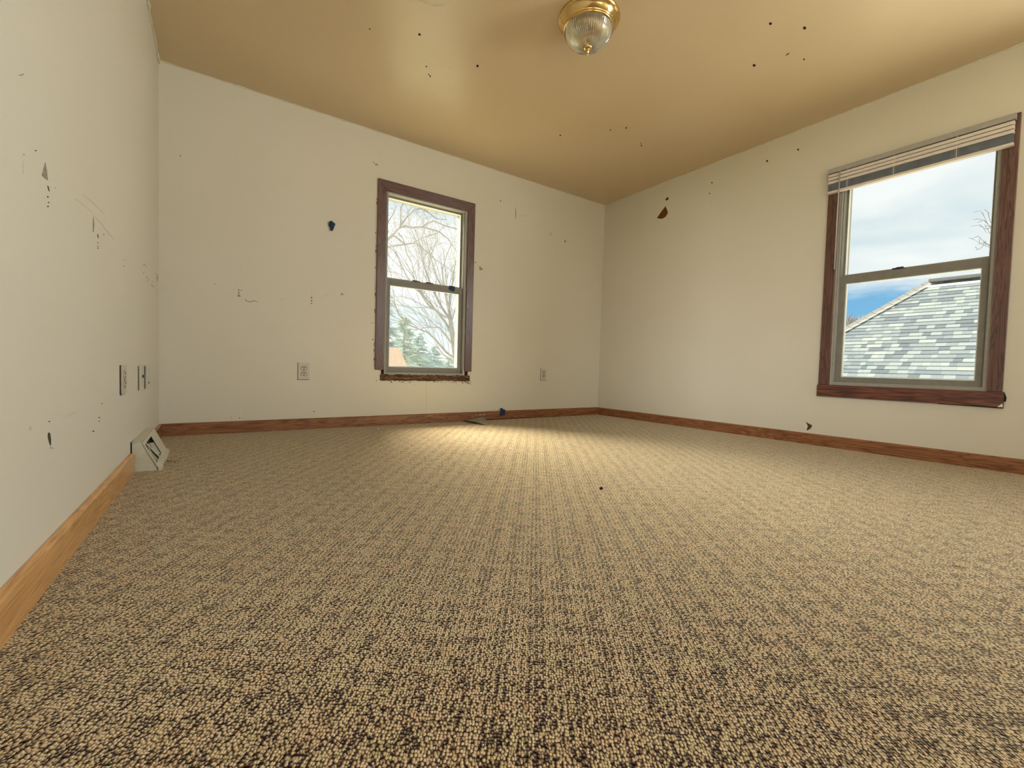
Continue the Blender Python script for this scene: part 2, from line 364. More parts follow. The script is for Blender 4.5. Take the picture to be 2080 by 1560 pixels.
# ragged paint/caulk bead where walls meet ceiling
def bead(name, p0, p1, r):
    p0, p1 = Vector(p0), Vector(p1); n = 90; bm = bmesh.new(); pts = []
    rings = []
    t = (p1-p0).normalized(); s = Vector((t.y, -t.x, 0))
    for i in range(n+1):
        p = p0.lerp(p1, i/n); rr = r*(.55+R.random()*.9*(1 if R.random() > .2 else 1.8))
        rings.append([bm.verts.new(p+s*math.cos(a)*rr+Vector((0, 0, math.sin(a)*rr*.7))) for a in [j*math.pi/3 for j in range(6)]])
    for a, b in zip(rings, rings[1:]):
        for j in range(6): bm.faces.new((a[j], a[(j+1) % 6], b[(j+1) % 6], b[j]))
    return tag(obj(name, bm, M['caulk']), kind='structure')
bead('trim_2', (LX, D, H), (W, D, H), .006); bead('trim_3', (W, D, H), (W, YR, H), .006); bead('trim_4', (LX, D, H), (left_x(YR), YR, H), .008)
bm = bmesh.new()
for py, rr in ((34, .013), (48, .018), (70, .012), (84, .020), (93, .014), (108, .010)):   # plaster blobs near the left corner
    q = on_left(319+(py-34)*.1, py); q.z = H-.012; q.x = left_x(q.y)+.004
    bmesh.ops.create_icosphere(bm, subdivisions=2, radius=rr, matrix=Matrix.Translation(q) @ Matrix.Diagonal((.5, 2.4, 1, 1)))
tag(obj('trim_5', bm, M['caulk'], smooth=True), kind='structure')

# ---------------------------------------------------------------- windows
def frame4(bm, a0, a1, z0, z1, ta, tb, tt, d0, d1, mk):       # rectangular frame made of four bars; mk maps (a0,a1,d0,d1,z0,z1) to box
    for (p, q, s, t) in ((a0, a0+ta, z0, z1), (a1-ta, a1, z0, z1), (a0+ta, a1-ta, z0, z0+tb), (a0+ta, a1-ta, z1-tt, z1)):
        box(bm, *mk(p, q, d0, d1, s, t))
def make_window(name, wall, O, mats):
    # wall 'back': a = x, depth along +y from D ; wall 'right': a = y, depth along +x from W
    if wall == 'back': mk = lambda a0, a1, d0, d1, z0, z1: (a0, a1, D+d0, D+d1, z0, z1)
    else: mk = lambda a0, a1, d0, d1, z0, z1: (W+d0, W+d1, a0, a1, z0, z1)
    pos = lambda a, d, z: Vector((a, D+d, z)) if wall == 'back' else Vector((W+d, a, z))
    mh, mv = mats
    root = empty(name, pos((O['a']+O['b'])/2, 0, O['z0'])); tag(root, kind='structure')
    A0, A1 = O['ca'], O['cb']; i0, i1 = O['a'], O['b']; zt = O['ct']; zi = O['z1']; zb = O['cz0']
    th = -.017
    def poly(nm, pts, mat):
        bm = bmesh.new(); v = pos(0, th, 0)-pos(0, -.0005, 0); prism(bm, [pos(a, -.0005, z) for a, z in pts], v)
        bmesh.ops.bevel(bm, geom=bm.edges[:], offset=.002, segments=1, affect='EDGES')
        return P_(obj(nm, bm, mat), root)
    poly('casing', [(A0, zt), (A1, zt), (i1+.006, zi-.006), (i0-.006, zi-.006)], mh) if O['head'] else None
    poly('casing', [(A0, zb), (A0, zt), (i0-.006, zi-.006), (i0-.006, zb)], mv)
    poly('casing', [(A1, zb), (i1+.006, zb), (i1+.006, zi-.006), (A1, zt)], mv)
    # jamb / vinyl frame lining the opening
    bm = bmesh.new(); frame4(bm, i0, i1, O['z0'], zi, .014, .022, .016, -.004, T+.01, mk); P_(obj('frame', bm, M['vinyl_lt']), root)
    bm = bmesh.new()                                                                 # outer blind stop and track, tan like the outside frame
    frame4(bm, i0+.014, i1-.014, O['z0']+.022, zi-.016, .012, .010, .012, .085, .115, mk); P_(obj('outer_stop', bm, M['beadtan']), root)
    bm = bmesh.new()
    for p in ((i0+.014, i0+.020), (i1-.020, i1-.014)): box(bm, *mk(p[0], p[1], .012, .085, O['z0']+.02, zi-.016))
    P_(obj('track', bm, M['vinyl']), root)
    mr = O['meet']
    # upper sash (outer plane)
    us = bmesh.new(); frame4(us, i0+.02, i1-.02, mr, zi-.016, .010, .030, .012, .060, .085, mk); us = P_(obj('upper_sash', us, M['vinyl']), root)
    bm = bmesh.new(); box(bm, *mk(i0+.03, i1-.03, .072, .075, mr+.03, zi-.028)); g = obj('pane', bm, M['glass'], us)
    g.matrix_parent_inverse = Matrix.Identity(4)
    # lower sash (inner plane)
    ls = bmesh.new(); zl = O['z0']+.020; sw = O['sw']
    frame4(ls, i0+.006, i1-.006, zl, mr+.018, sw, O['sb'], .056, .022, .055, mk)
    bmesh.ops.bevel(ls, geom=ls.edges[:], offset=.0015, segments=1, affect='EDGES')
    ls = P_(obj('lower_sash', ls, M['vinyl']), root)
    bm = bmesh.new(); box(bm, *mk(i0+.006+sw-.004, i1-.006-sw+.004, .038, .041, zl+O['sb']-.004, mr-.036)); obj('pane', bm, M['glass'], ls)
    bm = bmesh.new(); frame4(bm, i0+.004+sw, i1-.004-sw, zl+O['sb']-.002, mr-.036, .007, .009, .006, .030, .050, mk); obj('glazing_bead', bm, M['bead'], ls)
    bm = bmesh.new(); frame4(bm, i0+.028, i1-.028, mr+.028, zi-.026, .005, .005, .006, .062, .084, mk); obj('glazing_bead', bm, M['bead'], us)
    bm = bmesh.new(); box(bm, *mk(i0, i1, .012, .022, O['z0'], O['z0']+.014)); P_(obj('sill_lip', bm, M['vinyl']), root)
    # sash locks on the meeting rail
    for a, wdt in O['locks']:
        bm = bmesh.new(); box(bm, *mk(a-wdt, a+wdt, .026, .052, mr+.018, mr+.024))
        box(bm, *mk(a-wdt*.55, a+wdt*.55, .030, .048, mr+.024, mr+.034)); box(bm, *mk(a-.004, a+wdt*1.15, .022, .034, mr+.024, mr+.029))
        bmesh.ops.bevel(bm, geom=bm.edges[:], offset=.0015, segments=1, affect='EDGES'); obj('sash_lock', bm, M['lock'], ls)
    return root, mk, pos
W1.update(ca=1.158, cb=2.080, ct=2.060, cz0=.475, meet=1.240, sw=.044, sb=.050, head=True, locks=[(1.515, .040), (1.64, .040)])
W2.update(ca=.508, cb=1.447, ct=2.050, cz0=.462, meet=1.240, sw=.046, sb=.040, head=True, locks=[(1.02, .034)])
r1, mk1, pos1 = make_window('window_1', 'back', W1, (M['case_x'], M['case_z']))
r2, mk2, pos2 = make_window('window_2', 'right', W2, (M['case_y'], M['case_z']))
# window 1: stool is missing, raw rotten framing shows below the sash
bm = bmesh.new(); n = 40; x0, x1 = 1.203, 2.066; zt_, zb_ = .436, .384
rw = []
for i in range(n+1):
    x = x0+(x1-x0)*i/n
    a = zt_+R.uniform(-.003, .004); b = zb_+R.uniform(-.004, .003); y = D-R.uniform(.004, .012)
    rw.append([bm.verts.new((x, D+.002, b)), bm.verts.new((x, y, b)), bm.verts.new((x, y-R.uniform(-.002, .003), (a+b)/2)), bm.verts.new((x, y+.003, a)), bm.verts.new((x, D+.002, a))])
for a, b in zip(rw, rw[1:]):
    for j in range(5): bm.faces.new((a[j], a[(j+1) % 5], b[(j+1) % 5], b[j]))
bm.faces.new(rw[0]); bm.faces.new(rw[-1][::-1])
P_(obj('raw_sill', bm, M['rot']), r1)['label'] = 'bare dark rotted wood where the inner sill is missing'
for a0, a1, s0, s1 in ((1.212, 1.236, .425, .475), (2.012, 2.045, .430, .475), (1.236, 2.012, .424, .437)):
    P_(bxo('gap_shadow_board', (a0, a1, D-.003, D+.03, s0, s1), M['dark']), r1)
# crumbly torn plaster edge beneath and left of window 1
bm = bmesh.new()
for i in range(46):
    x = R.uniform(1.17, 2.09); z = R.uniform(.368, .384) if R.random() < .8 else R.uniform(.34, .372)
    s = R.uniform(.002, .007); prism(bm, [(x-s, D-.0008, z), (x, D-.0008, z+s*.6), (x+s, D-.0008, z-s*.3), (x, D-.0008, z-s)], (0, .001, 0))
for i in range(26):
    x = R.choice([1.152, 1.150, 2.086]); z = R.uniform(.5, 2.0); s = R.uniform(.002, .005); h = R.uniform(.004, .02)
    prism(bm, [(x-s, D-.0008, z), (x, D-.0008, z+h), (x+s, D-.0008, z), (x, D-.0008, z-h)], (0, .001, 0))
o = obj('torn_plaster_edge', bm, M['chipd'], wb)
# window 2: stool / apron board
sa, sb_ = .500, 1.452
bm = bmesh.new()
prism(bm, [(W-.0005, sa, .372), (W-.0005, sb_, .376), (W-.0005, sb_, .4615), (W-.0005, sa, .4615)], (-.022, 0, 0))
bmesh.ops.bevel(bm, geom=bm.edges[:], offset=.002, segments=2, affect='EDGES')
P_(obj('stool_board', bm, M['stool']), r2)['label'] = 'reddish oak board under the window with bold grain'
q0, q1 = .502, .78
bm = bmesh.new(); prism(bm, [(W-.0005, q0, .366), (W-.0005, q1, .370), (W-.0005, q1, .376), (W-.0005, q0, .374)], (-.010, 0, 0)); P_(obj('splintered_edge', bm, M['dark']), r2)
bm = bmesh.new(); prism(bm, [(W-.0228, .502, .373), (W-.0228, .524, .373), (W-.0228, .504, .396)], (-.0006, 0, 0)); P_(obj('paint_chip', bm, M['white']), r2)
bm = bmesh.new(); prism(bm, [(W-.001, .492, .43), (W-.001, .500, .455), (W-.001, .500, .41), (W-.001, .494, .405)], (-.012, 0, 0)); P_(obj('splintered_edge', bm, M['dark']), r2)

# ---------------------------------------------------------------- raised blind on window 2
bl = empty('window_blind', (W-.03, .98, 1.86)); tag(bl, 'cream mini blind pulled up to the top of the right hand window', 'window blind')
ya, yb = .527, 1.440
def bpart(nm, b, mat, bev=.0015): return P_(bxo(nm, b, mat, bev=bev), bl)
bpart('head_rail', (W-.052, W-.018, ya-.004, yb+.006, 2.006, 2.040), M['headrail'])
z = 2.002
for i in range(3):
    h = .0223
    bpart('slat', (W-.050-(.002 if i % 2 else 0), W-.020, ya, yb, z-h, z-.0022), M['blind'], .003); z -= h+.0022
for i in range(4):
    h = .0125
    s_ = bpart('slat', (W-.046, W-.020, ya+.002, yb-.001, z-h, z-.0003), M['slat_shade'], .0008); z -= h
    s_['label'] = 'lower slat with shade painted in as slate grey'
bpart('bottom_rail', (W-.052, W-.018, ya-.001, yb+.003, z-.016, z-.0005), M['blind'], .003)
for yy in (1.32, 1.06, .76):
    bpart('ladder_cord', (W-.0533, W-.0525, yy-.0015, yy+.0015, z, 2.006), M['blind'], 0)
    bpart('cord_clip', (W-.0475, W-.045, yy-.012, yy+.012, z+.008, z+.046), M['clip'], 0)
bm = bmesh.new(); tube(bm, [(W-.060, 1.365, 2.004), (W-.062, 1.366, 1.7), (W-.062, 1.366, 1.30)], .0045, .0045, 6)
wn_ = obj('tilt_wand', bm, M['wand'], smooth=True); P_(wn_, bl); wn_['label'] = 'thin clear tilt wand'

# ---------------------------------------------------------------- ceiling light
LC = (1.713, 1.852, H)
lf = empty('ceiling_light', LC); tag(lf, 'round brass flush ceiling light with ribbed glass dome, unlit', 'ceiling light')
bm = bmesh.new(); lathe(bm, [(.02, -.001), (.166, -.001), (.168, -.008), (.163, -.016), (.158, -.018), (.152, -.030), (.138, -.046), (.134, -.050), (.137, -.054), (.137, -.060), (.131, -.065), (.126, -.060), (.126, -.03), (.02, -.02)], (0, 0, 0), 64)
o = obj('brass_pan', bm, M['brass'], lf, True)
bm = bmesh.new(); nn_ = 240
outer = []; inner = []; nn_ = 360
for i in range(15):
    a = i/14*math.pi/2; outer.append((.127*math.cos(a)+.0008, -.058-.100*math.sin(a)**.96)); inner.append((.1225*math.cos(a)+.0008, -.058-.0955*math.sin(a)**.96))
lathe(bm, outer+inner[::-1], (0, 0, 0), nn_, True, mod=lambda j: .03*math.cos(j*math.pi*2/6))
obj('glass_dome', bm, M['dome'], lf, True)
bm = bmesh.new(); lathe(bm, [(.001, -.150), (.020, -.151), (.027, -.157), (.019, -.164), (.008, -.166), (.010, -.170), (.011, -.176), (.006, -.182), (.004, -.188), (.005, -.192), (.001, -.197)], (0, 0, 0), 24)
obj('finial', bm, M['brass'], lf, True)
for sx in (-.045, .045):
    bm = bmesh.new(); bmesh.ops.create_uvsphere(bm, u_segments=16, v_segments=10, radius=.023, matrix=Matrix.Translation((sx*1.3, .01, -.085)) @ Matrix.Diagonal((1.25, 1, 1, 1)))
    bb_ = obj('bulb', bm, M['bulb'], lf, True)
    bm = bmesh.new(); tube(bm, [(sx*.3, .01, -.075), (sx*.9, .01, -.082)], .014, .014, 12); obj('socket', bm, M['brass'], lf, True)

# ---------------------------------------------------------------- outlets and plates
def duplex(name, c, u, nrm, w, h, label, group, mat):
    root = empty(name, c); tag(root, label, 'wall outlet'); u = Vector(u); nrm = Vector(nrm); z = Vector((0, 0, 1))
    P3 = lambda a, b, d: u*a+z*b+nrm*d
    bm = bmesh.new(); prism(bm, [P3(-w/2, -h/2, 0), P3(w/2, -h/2, 0), P3(w/2, h/2, 0), P3(-w/2, h/2, 0)], nrm*.006)
    bmesh.ops.bevel(bm, geom=bm.edges[:], offset=.002, segments=2, affect='EDGES'); obj('cover_plate', bm, mat, root)
    k_ = w/.082
    for s in (.021, -.021):
        s *= h/.128
        bm = bmesh.new(); pts = []
        for i in range(20):
            a = 2*math.pi*i/20; pts.append(P3(.0195*k_*math.cos(a), s+max(-.0145, min(.0145, .0185*math.sin(a))), .006))
        prism(bm, pts, nrm*.003); rc = obj('receptacle', bm, M['ivory'], root)
        # recess ring around it
        bm = bmesh.new()
        n = 20; a_ = [bm.verts.new(p+(p-P3(0, s, .006))*.16+nrm*.0004) for p in pts]; b_ = [bm.verts.new(p+nrm*.0004) for p in pts]
        for i in range(n): bm.faces.new((a_[i], a_[(i+1) % n], b_[(i+1) % n], b_[i]))
        obj('recess', bm, M['gap_shade'], rc)
        bm = bmesh.new()
        for dx in (-.0072, .0072): prism(bm, [P3((dx-.0026)*k_, s, .0091), P3((dx+.0026)*k_, s, .0091), P3((dx+.0026)*k_, s+.011, .0091), P3((dx-.0026)*k_, s+.011, .0091)], nrm*.0004)
        prism(bm, [P3(.0045*k_*math.cos(i*math.pi/4), s-.0075+.0045*math.sin(i*math.pi/4), .0091) for i in range(8)], nrm*.0004)
        obj('slots', bm, M['dark'], rc)
    bm = bmesh.new(); prism(bm, [P3(.003*math.cos(i*math.pi/4), .003*math.sin(i*math.pi/4), .006) for i in range(8)], nrm*.001); obj('screw', bm, M['steel'], root)
    bm = bmesh.new(); prism(bm, [P3(-w/2-.0028, -h/2-.0035, .0002), P3(w/2, -h/2-.0035, .0002), P3(w/2, -h/2+.002, .0002), P3(-w/2+.002, -h/2+.002, .0002), P3(-w/2+.002, h/2, .0002), P3(-w/2-.0028, h/2, .0002)], nrm*.0006); obj('dark_edge', bm, M['gap_shade'], root)  # shadow strip painted along the plate's left and bottom edges
    return root
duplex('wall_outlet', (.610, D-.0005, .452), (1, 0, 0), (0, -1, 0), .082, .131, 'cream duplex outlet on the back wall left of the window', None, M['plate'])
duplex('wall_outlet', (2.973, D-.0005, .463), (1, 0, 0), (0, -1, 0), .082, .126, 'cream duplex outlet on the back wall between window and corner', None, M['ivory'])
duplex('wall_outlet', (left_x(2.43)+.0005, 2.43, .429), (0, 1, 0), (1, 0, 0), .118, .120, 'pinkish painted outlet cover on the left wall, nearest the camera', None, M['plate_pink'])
def jack(c, w, h, label, kind):
    root = empty('wall_plate', c); tag(root, label, 'wall plate')
    P3 = lambda a, b, d: Vector((d, a, b))
    bm = bmesh.new(); prism(bm, [P3(-w/2, -h/2, 0), P3(w/2, -h/2, 0), P3(w/2, h/2, 0), P3(-w/2, h/2, 0)], (.007 if kind else .010, 0, 0))
    bmesh.ops.bevel(bm, geom=bm.edges[:], offset=.002, segments=2, affect='EDGES'); obj('cover_plate', bm, M['ivory'], root)
    d = .0072 if kind else .0102
    bm = bmesh.new(); prism(bm, [P3(.006*math.cos(i*math.pi/4), h*.36+.003*math.sin(i*math.pi/4), d-.001) for i in range(8)], (.0015, 0, 0)); obj('screw', bm, M['steel'], root)
    bm = bmesh.new(); prism(bm, [P3(.006*math.cos(i*math.pi/4), -h*.36+.002*math.sin(i*math.pi/4), d-.001) for i in range(8)], (.0015, 0, 0)); obj('screw', bm, M['ivory'], root)
    if kind: prism_ = [(-.01, .008), (.045, .008), (.045, -.008), (-.01, -.008)]
    else: prism_ = [(-.04, -.030), (.03, -.030), (.03, -.035), (-.04, -.035)]
    bm = bmesh.new(); prism(bm, [P3(a, b+(.006 if kind else 0), d) for a, b in prism_], (.0008, 0, 0)); obj('socket_hole' if kind else 'cable_slot', bm, M['dark'], root)
    bm = bmesh.new(); prism(bm, [P3(-w/2-.008, -h/2-.002, .0002), P3(-w/2, -h/2-.002, .0002), P3(-w/2, h/2, .0002), P3(-w/2-.008, h/2, .0002)], (.001, 0, 0)); obj('dark_edge', bm, M['dark'] if not kind else M['chipg'], root)
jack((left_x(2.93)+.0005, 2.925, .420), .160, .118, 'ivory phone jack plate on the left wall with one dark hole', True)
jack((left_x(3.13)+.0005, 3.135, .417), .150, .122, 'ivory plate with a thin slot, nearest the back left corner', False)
bxo_edge = bxo('dark_edge', (0, .0012, 2.363, 2.371, .369, .489), M['dark'])
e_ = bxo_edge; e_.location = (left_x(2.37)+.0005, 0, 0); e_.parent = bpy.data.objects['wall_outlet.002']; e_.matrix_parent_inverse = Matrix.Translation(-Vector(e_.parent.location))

# ---------------------------------------------------------------- floor register on the left wall
M['reg'] = plain('almond painted register', (.56, .53, .42, 1), .4, .5, var=.07, sc=40)
M['regin'] = plain('register damper', (.34, .31, .22, 1), .5, .4, var=.08)
ry0, ry1 = 2.615, 3.12
X0 = left_x(ry0)+.004
rg = empty('floor_register', (X0, ry0, 0)); tag(rg, 'almond metal baseboard heat register on the left wall by the corner', 'register')
prof = [(0, .0), (.094, .0), (.037, .134), (0, .136)]
for ya_ in (ry0, ry1-.002):
    bm = bmesh.new(); prism(bm, [(X0+a, ya_, b) for a, b in prof], (0, .003, 0)); P_(obj('end_cap', bm, M['reg']), rg)
P_(bxo('top_panel', (X0, X0+.036, ry0, ry1, .134, .137), M['reg']), rg)
P_(bxo('back_gap', (X0-.003, X0+.001, ry0-.002, ry0+.01, .05, .135), M['dark']), rg)
# slanted front frame: local coordinates s (down the slant), y
def front(nm, y0, y1, s0, s1, mat, lift=.0, th=.003):
    P0, P1 = Vector((X0+.036, 0, .134)), Vector((X0+.092, 0, .012)); nr = Vector((.122, 0, .056)).normalized()
    f = lambda s: P0.lerp(P1, s)+nr*lift
    bm = bmesh.new(); a, b = f(s0), f(s1)
    prism(bm, [(a.x, y0, a.z), (a.x, y1, a.z), (b.x, y1, b.z), (b.x, y0, b.z)], nr*th); return P_(obj(nm, bm, mat), rg)
front('front_frame', ry0-.004, ry1+.004, 0, .12, M['reg']); front('front_frame', ry0-.004, ry1+.004, .86, .98, M['reg'])
front('front_frame', ry0-.004, ry0+.022, .12, .86, M['reg']); front('front_frame', ry0+.30, ry1+.004, .12, .86, M['reg'])
front('inner_void', ry0+.022, ry0+.30, .10, .88, M['dark'], -.012, .002)
bm = bmesh.new()   # damper flap lying diagonally in the opening
P0, P1 = Vector((X0+.036, 0, .134)), Vector((X0+.092, 0, .012)); nr = Vector((.122, 0, .056)).normalized()
fs = lambda s, y, l=0: (P0.lerp(P1, s)+nr*l)+Vector((0, y, 0))
prism(bm, [fs(.13, ry0+.03, -.006), fs(.86, ry0+.03, -.004), fs(.86, ry0+.15, -.004), fs(.15, ry0+.04, -.006)], nr*.002); P_(obj('damper', bm, M['regin']), rg)
bm = bmesh.new(); prism(bm, [fs(.12, ry0+.055, 0), fs(.13, ry0+.075, 0), fs(.86, ry0+.205, .001), fs(.86, ry0+.17, .001)], nr*.003); P_(obj('damper_lever', bm, M['reg']), rg)
for i in range(11):
    y = ry0+.085+i*.019
    if i in (1, 2, 4): continue
    bm = bmesh.new(); prism(bm, [fs(.16+.02*i, y, -.004), fs(.16+.02*i, y+.007, -.004), fs(.60+.026*i, y+.007, -.004), fs(.60+.026*i, y, -.004)], nr*.003); P_(obj('louvre_fin', bm, M['reg']), rg)
bm = bmesh.new()
prism(bm, [(X0+.092, ry0-.006, .018), (X0+.104, ry0-.006, .012), (X0+.108, ry0-.006, -.001), (X0+.096, ry0-.006, -.001)], (0, ry1-ry0+.012, 0)); P_(obj('bottom_lip', bm, M['reg']), rg)
P_(bxo('lip_gap', (X0+.088, X0+.095, ry0+.01, ry1-.01, .002, .014), M['dark']), rg)

# ---------------------------------------------------------------- blue tape, flap, debris
def tape(pts, label, thick=.003, fold=None):
    c = sum(pts, Vector())/len(pts); root = empty('painter_tape', c); tag(root, label, 'tape')
    nrm = (pts[1]-pts[0]).cross(pts[2]-pts[0]).normalized()
    if nrm.dot(-c+Vector((0, 0, CZ))) < 0: nrm = -nrm
    bm = bmesh.new(); prism(bm, [p-c for p in pts], nrm*thick); obj('tape_piece', bm, M['tape'], root)
    if fold:
        bm = bmesh.new(); prism(bm, [p-c+nrm*(thick+.001) for p in fold], nrm*.002); obj('folded_corner', bm, M['tape'], root)
t1 = [on_y(x, y, D-.010) for x, y in ((673.3, 448.5), (681, 455.5), (678, 462), (675, 469.5), (670, 467.5), (671, 463.5), (667.5, 458), (668, 450.5))]
f1 = [on_y(x, y, D-.012) for x, y in ((673.5, 449), (681, 455.5), (675.5, 469), (671.5, 463))]
tape(t1, 'crumpled blue tape stuck on the bare back wall', .006, f1)
t2 = [on_y(x, y, D+.018) for x, y in ((912.5, 580), (918, 581), (923.5, 582), (924, 588), (922, 592.5), (916, 590.5), (911, 587))]
f2 = [on_y(x, y, D+.016) for x, y in ((913, 581), (918, 581.5), (922, 592), (918, 590))]
tape(t2, 'blue tape on the middle rail of the narrow back window', .003, f2)
t3 = [on_y(x, y, D-.018) for x, y in ((1017, 829), (1020, 828.5), (1021.5, 831), (1026, 832), (1025.5, 843), (1018, 844.5), (1015, 844.5), (1016.5, 838))]
tape(t3, 'blue tape wrapped over the baseboard of the back wall', .003)
# curled grey flap beside the baseboard joint
Y0 = D-.02
top = [on_y(943.8, 852.6, Y0), on_y(960, 851.5, Y0-.02), on_y(970, 848.5, Y0-.03), on_y(982.8, 846.5, Y0-.04)]
bot = [on_y(944.5, 853.6, Y0-.06), on_y(962, 856.2, Y0-.20), on_y(977, 860, Y0-.29), on_y(991.5, 863.4, Y0-.34)]
bm = bmesh.new(); ta = [bm.verts.new(p) for p in top]; ba = [bm.verts.new(p) for p in bot]
for i in range(3): bm.faces.new((ta[i], ba[i], ba[i+1], ta[i+1]))
x_ = bm.verts.new(on_y(984, 858.5, Y0-.22)); 
bmesh.ops.solidify(bm, geom=bm.faces[:], thickness=.003)
bmesh.ops.delete(bm, geom=[x_], context='VERTS')
tag(obj('curled_flap', bm, M['flap']), 'grey curled scrap of flooring sticking out from under the back baseboard', 'scrap')
def crumb(c, s, label, mat, name='crumb', cat='debris', group=None):
    bm = bmesh.new(); bmesh.ops.create_icosphere(bm, subdivisions=1, radius=s)
    for v in bm.verts: v.co = Vector((v.co.x*R.uniform(.8, 1.2), v.co.y*R.uniform(.8, 1.3), v.co.z*R.uniform(.7, 1)))
    o = obj(name, bm, mat); o.location = (c.x, c.y, s*.6); return tag(o, label, cat, group)
crumb(on_z(1221, 994, 0), .0085, 'small black crumb lying alone on the carpet', M['crumb'])
bm = bmesh.new(); c0 = on_z(345, 941, 0)
for i in range(16):
    a = Vector((c0.x+R.gauss(0, .018), c0.y+R.gauss(0, .03), .004+R.random()*.008)); b = a+Vector((R.gauss(0, .008), R.gauss(0, .014), R.gauss(0, .002)))
    tube(bm, [a, b], .0016, .0012, 4)
tag(obj('dry_debris', bm, M['leafbit']), 'brown crumbly debris on the carpet beside the register', 'debris')
bm = bmesh.new(); p0_ = on_z(320, 943, .003); p1_ = on_z(333, 939, .003); tube(bm, [p0_, p1_], .0022, .001, 5); tag(obj('pale_sliver', bm, M['white']), 'thin pale sliver on the carpet at the foot of the register', 'debris')
bm = bmesh.new(); tube(bm, [on_z(1935, 1148, .004), on_z(1948, 1151, .004), on_z(1962, 1154, .003)], .0007, .0007, 4); tag(obj('dark_thread', bm, M['leafbit']), 'thin dark thread lying on the carpet at the right', 'debris')
for i, (x, y, lb) in enumerate(((692, 869, 'tiny white fleck on the carpet by the back baseboard, left of the other fleck'), (768, 870, 'tiny white fleck on the carpet below the narrow window'))):
    crumb(on_z(x, y+2, 0), .006, lb, M['white'], 'paint_flake')

# ---------------------------------------------------------------- marks in the walls and ceiling (parts of them)
def onw(wall, off=.0006):
    if wall is wb: return (lambda x, y: on_y(x, y, D-off)), Vector((0, off, 0))
    if wall is wr: return (lambda x, y: on_x(x, y, W-off)), Vector((off, 0, 0))
    if wall is ce: return (lambda x, y: on_z(x, y, H-off)), Vector((0, 0, off))
    return (lambda x, y: on_left(x, y, off)), Vector((-off, 0, 0))
def chip(wall, name, pts, mat, label=None):
    f, v = onw(wall); bm = bmesh.new(); prism(bm, [f(*p) for p in pts], v); o = obj(name, bm, mat, wall)
    if label: o['label'] = label
def dots(wall, lst, mat, name='nail_hole'):
    f, v = onw(wall)
    for x, y, r in lst:
        bm = bmesh.new(); prism(bm, [f(x+r*math.cos(i*math.pi/4)*R.uniform(.8, 1.2), y+r*math.sin(i*math.pi/4)*R.uniform(.8, 1.2)) for i in range(8)], v); obj(name, bm, mat, wall)
def line(wall, pts, w, mat, name='scuff_mark'):
    f, v = onw(wall); a = []; b = []
    for i, (x, y) in enumerate(pts):
        p = pts[max(0, i-1)]; q = pts[min(len(pts)-1, i+1)]; dx, dy = q[0]-p[0], q[1]-p[1]; L = math.hypot(dx, dy) or 1
        t = w*(.35 if i in (0, len(pts)-1) else 1)
        a.append((x-dy/L*t, y+dx/L*t)); b.append((x+dy/L*t, y-dx/L*t))
    bm = bmesh.new(); prism(bm, [f(*p) for p in a+b[::-1]], v); obj(name, bm, mat, wall)
DK, CH, SC = M['chipd'], M['chipg'], M['scuff']
chip(wr, 'torn_patch', [(1351.6, 418.9), (1354, 424), (1356.8, 432.3), (1352, 440.5), (1344.7, 444.4), (1338, 444), (1334.3, 443), (1343, 430)], M['brown'], 'brown patch where the paint is torn off')
chip(wr, 'torn_patch', [(1352, 404), (1354.5, 401.5), (1358, 400.5), (1358, 404.6), (1355, 407), (1351.6, 407)], DK)
chip(wr, 'torn_patch', [(1636.5, 856.5), (1642, 860), (1650, 864), (1647, 870), (1640, 874.5), (1638, 873), (1641, 866)], DK, 'dark torn hole just above the baseboard')
chip(wr, 'paint_chip', [(1635.6, 857), (1638, 862), (1638, 874), (1636, 875)], M['white'])
dots(wr, [(1558, 327, 2.2), (1621, 304, 2.2), (1446, 371, 1.7), (1441, 393, 1.3)], DK); line(wr, [(1445, 403), (1444.5, 410), (1443.5, 418)], .7, SC)
dots(ce, [(852, 70, 2.6), (970, 134, 2.6), (866, 135, 1.6), (871, 151.5, 1.4), (874, 155, 1.6), (1565, 48, 2.9), (1634.5, 57, 3.2), (1532, 133, 2.8), (1138, 275, 1.6), (1272, 260, 1.7), (1303, 295.5, 1.6), (1302, 291, 1.0), (1633, 121, 1.8), (1240, 264, 1.2)], M['dark'])
line(ce, [(1596, 113), (1600, 110), (1604, 108)], 1.2, DK); chip(ce, 'paint_chip', [(749, 57), (753, 59), (750.5, 61)], DK)
line(ce, [(852, 125), (860, 121), (868, 122)], .8, M['caulk']); line(ce, [(885, 132), (905, 134), (922, 142)], .8, M['caulk'])
line(ce, [(858, 0.5), (872, 10), (890, 12), (905, 9)], 2.4, M['caulk'])
# back wall
dots(wb, [(485, 589, 1.3), (490.5, 589.5, 1.0), (485, 594, 1.3), (437, 577, .9), (633, 604.5, 1.4), (633, 610.5, 1.4), (633, 616.5, 1.3), (759.5, 330.5, 1.2), (764, 334, 1.6), (767, 335.3, 1.0), (1148, 490, 1.5), (638, 836, 1.2), (1017, 408, 1.2), (487, 849, 1.1), (366, 316.5, 1.3), (763, 472, 1.2), (756, 656, 1.1), (757, 690, 1.2), (966, 533, 1.1)], DK)
chip(wb, 'paint_chip', [(482, 602), (484.5, 595.5), (489, 601.5), (487, 603)], CH); chip(wb, 'paint_chip', [(690.5, 599), (695.5, 594.5), (698.5, 599.3)], CH)
chip(wb, 'paint_chip', [(973.5, 541), (975.5, 540.5), (978, 544.5), (982, 546), (979, 548.5), (974, 549)], CH); chip(wb, 'paint_chip', [(1116, 472), (1121, 473), (1122, 477), (1118, 479)], SC)
line(wb, [(498, 606), (500, 611), (508, 613.5), (516, 610.5), (524, 613.5)], .9, CH); line(wb, [(489, 540), (488.5, 545), (487, 549)], .7, SC)
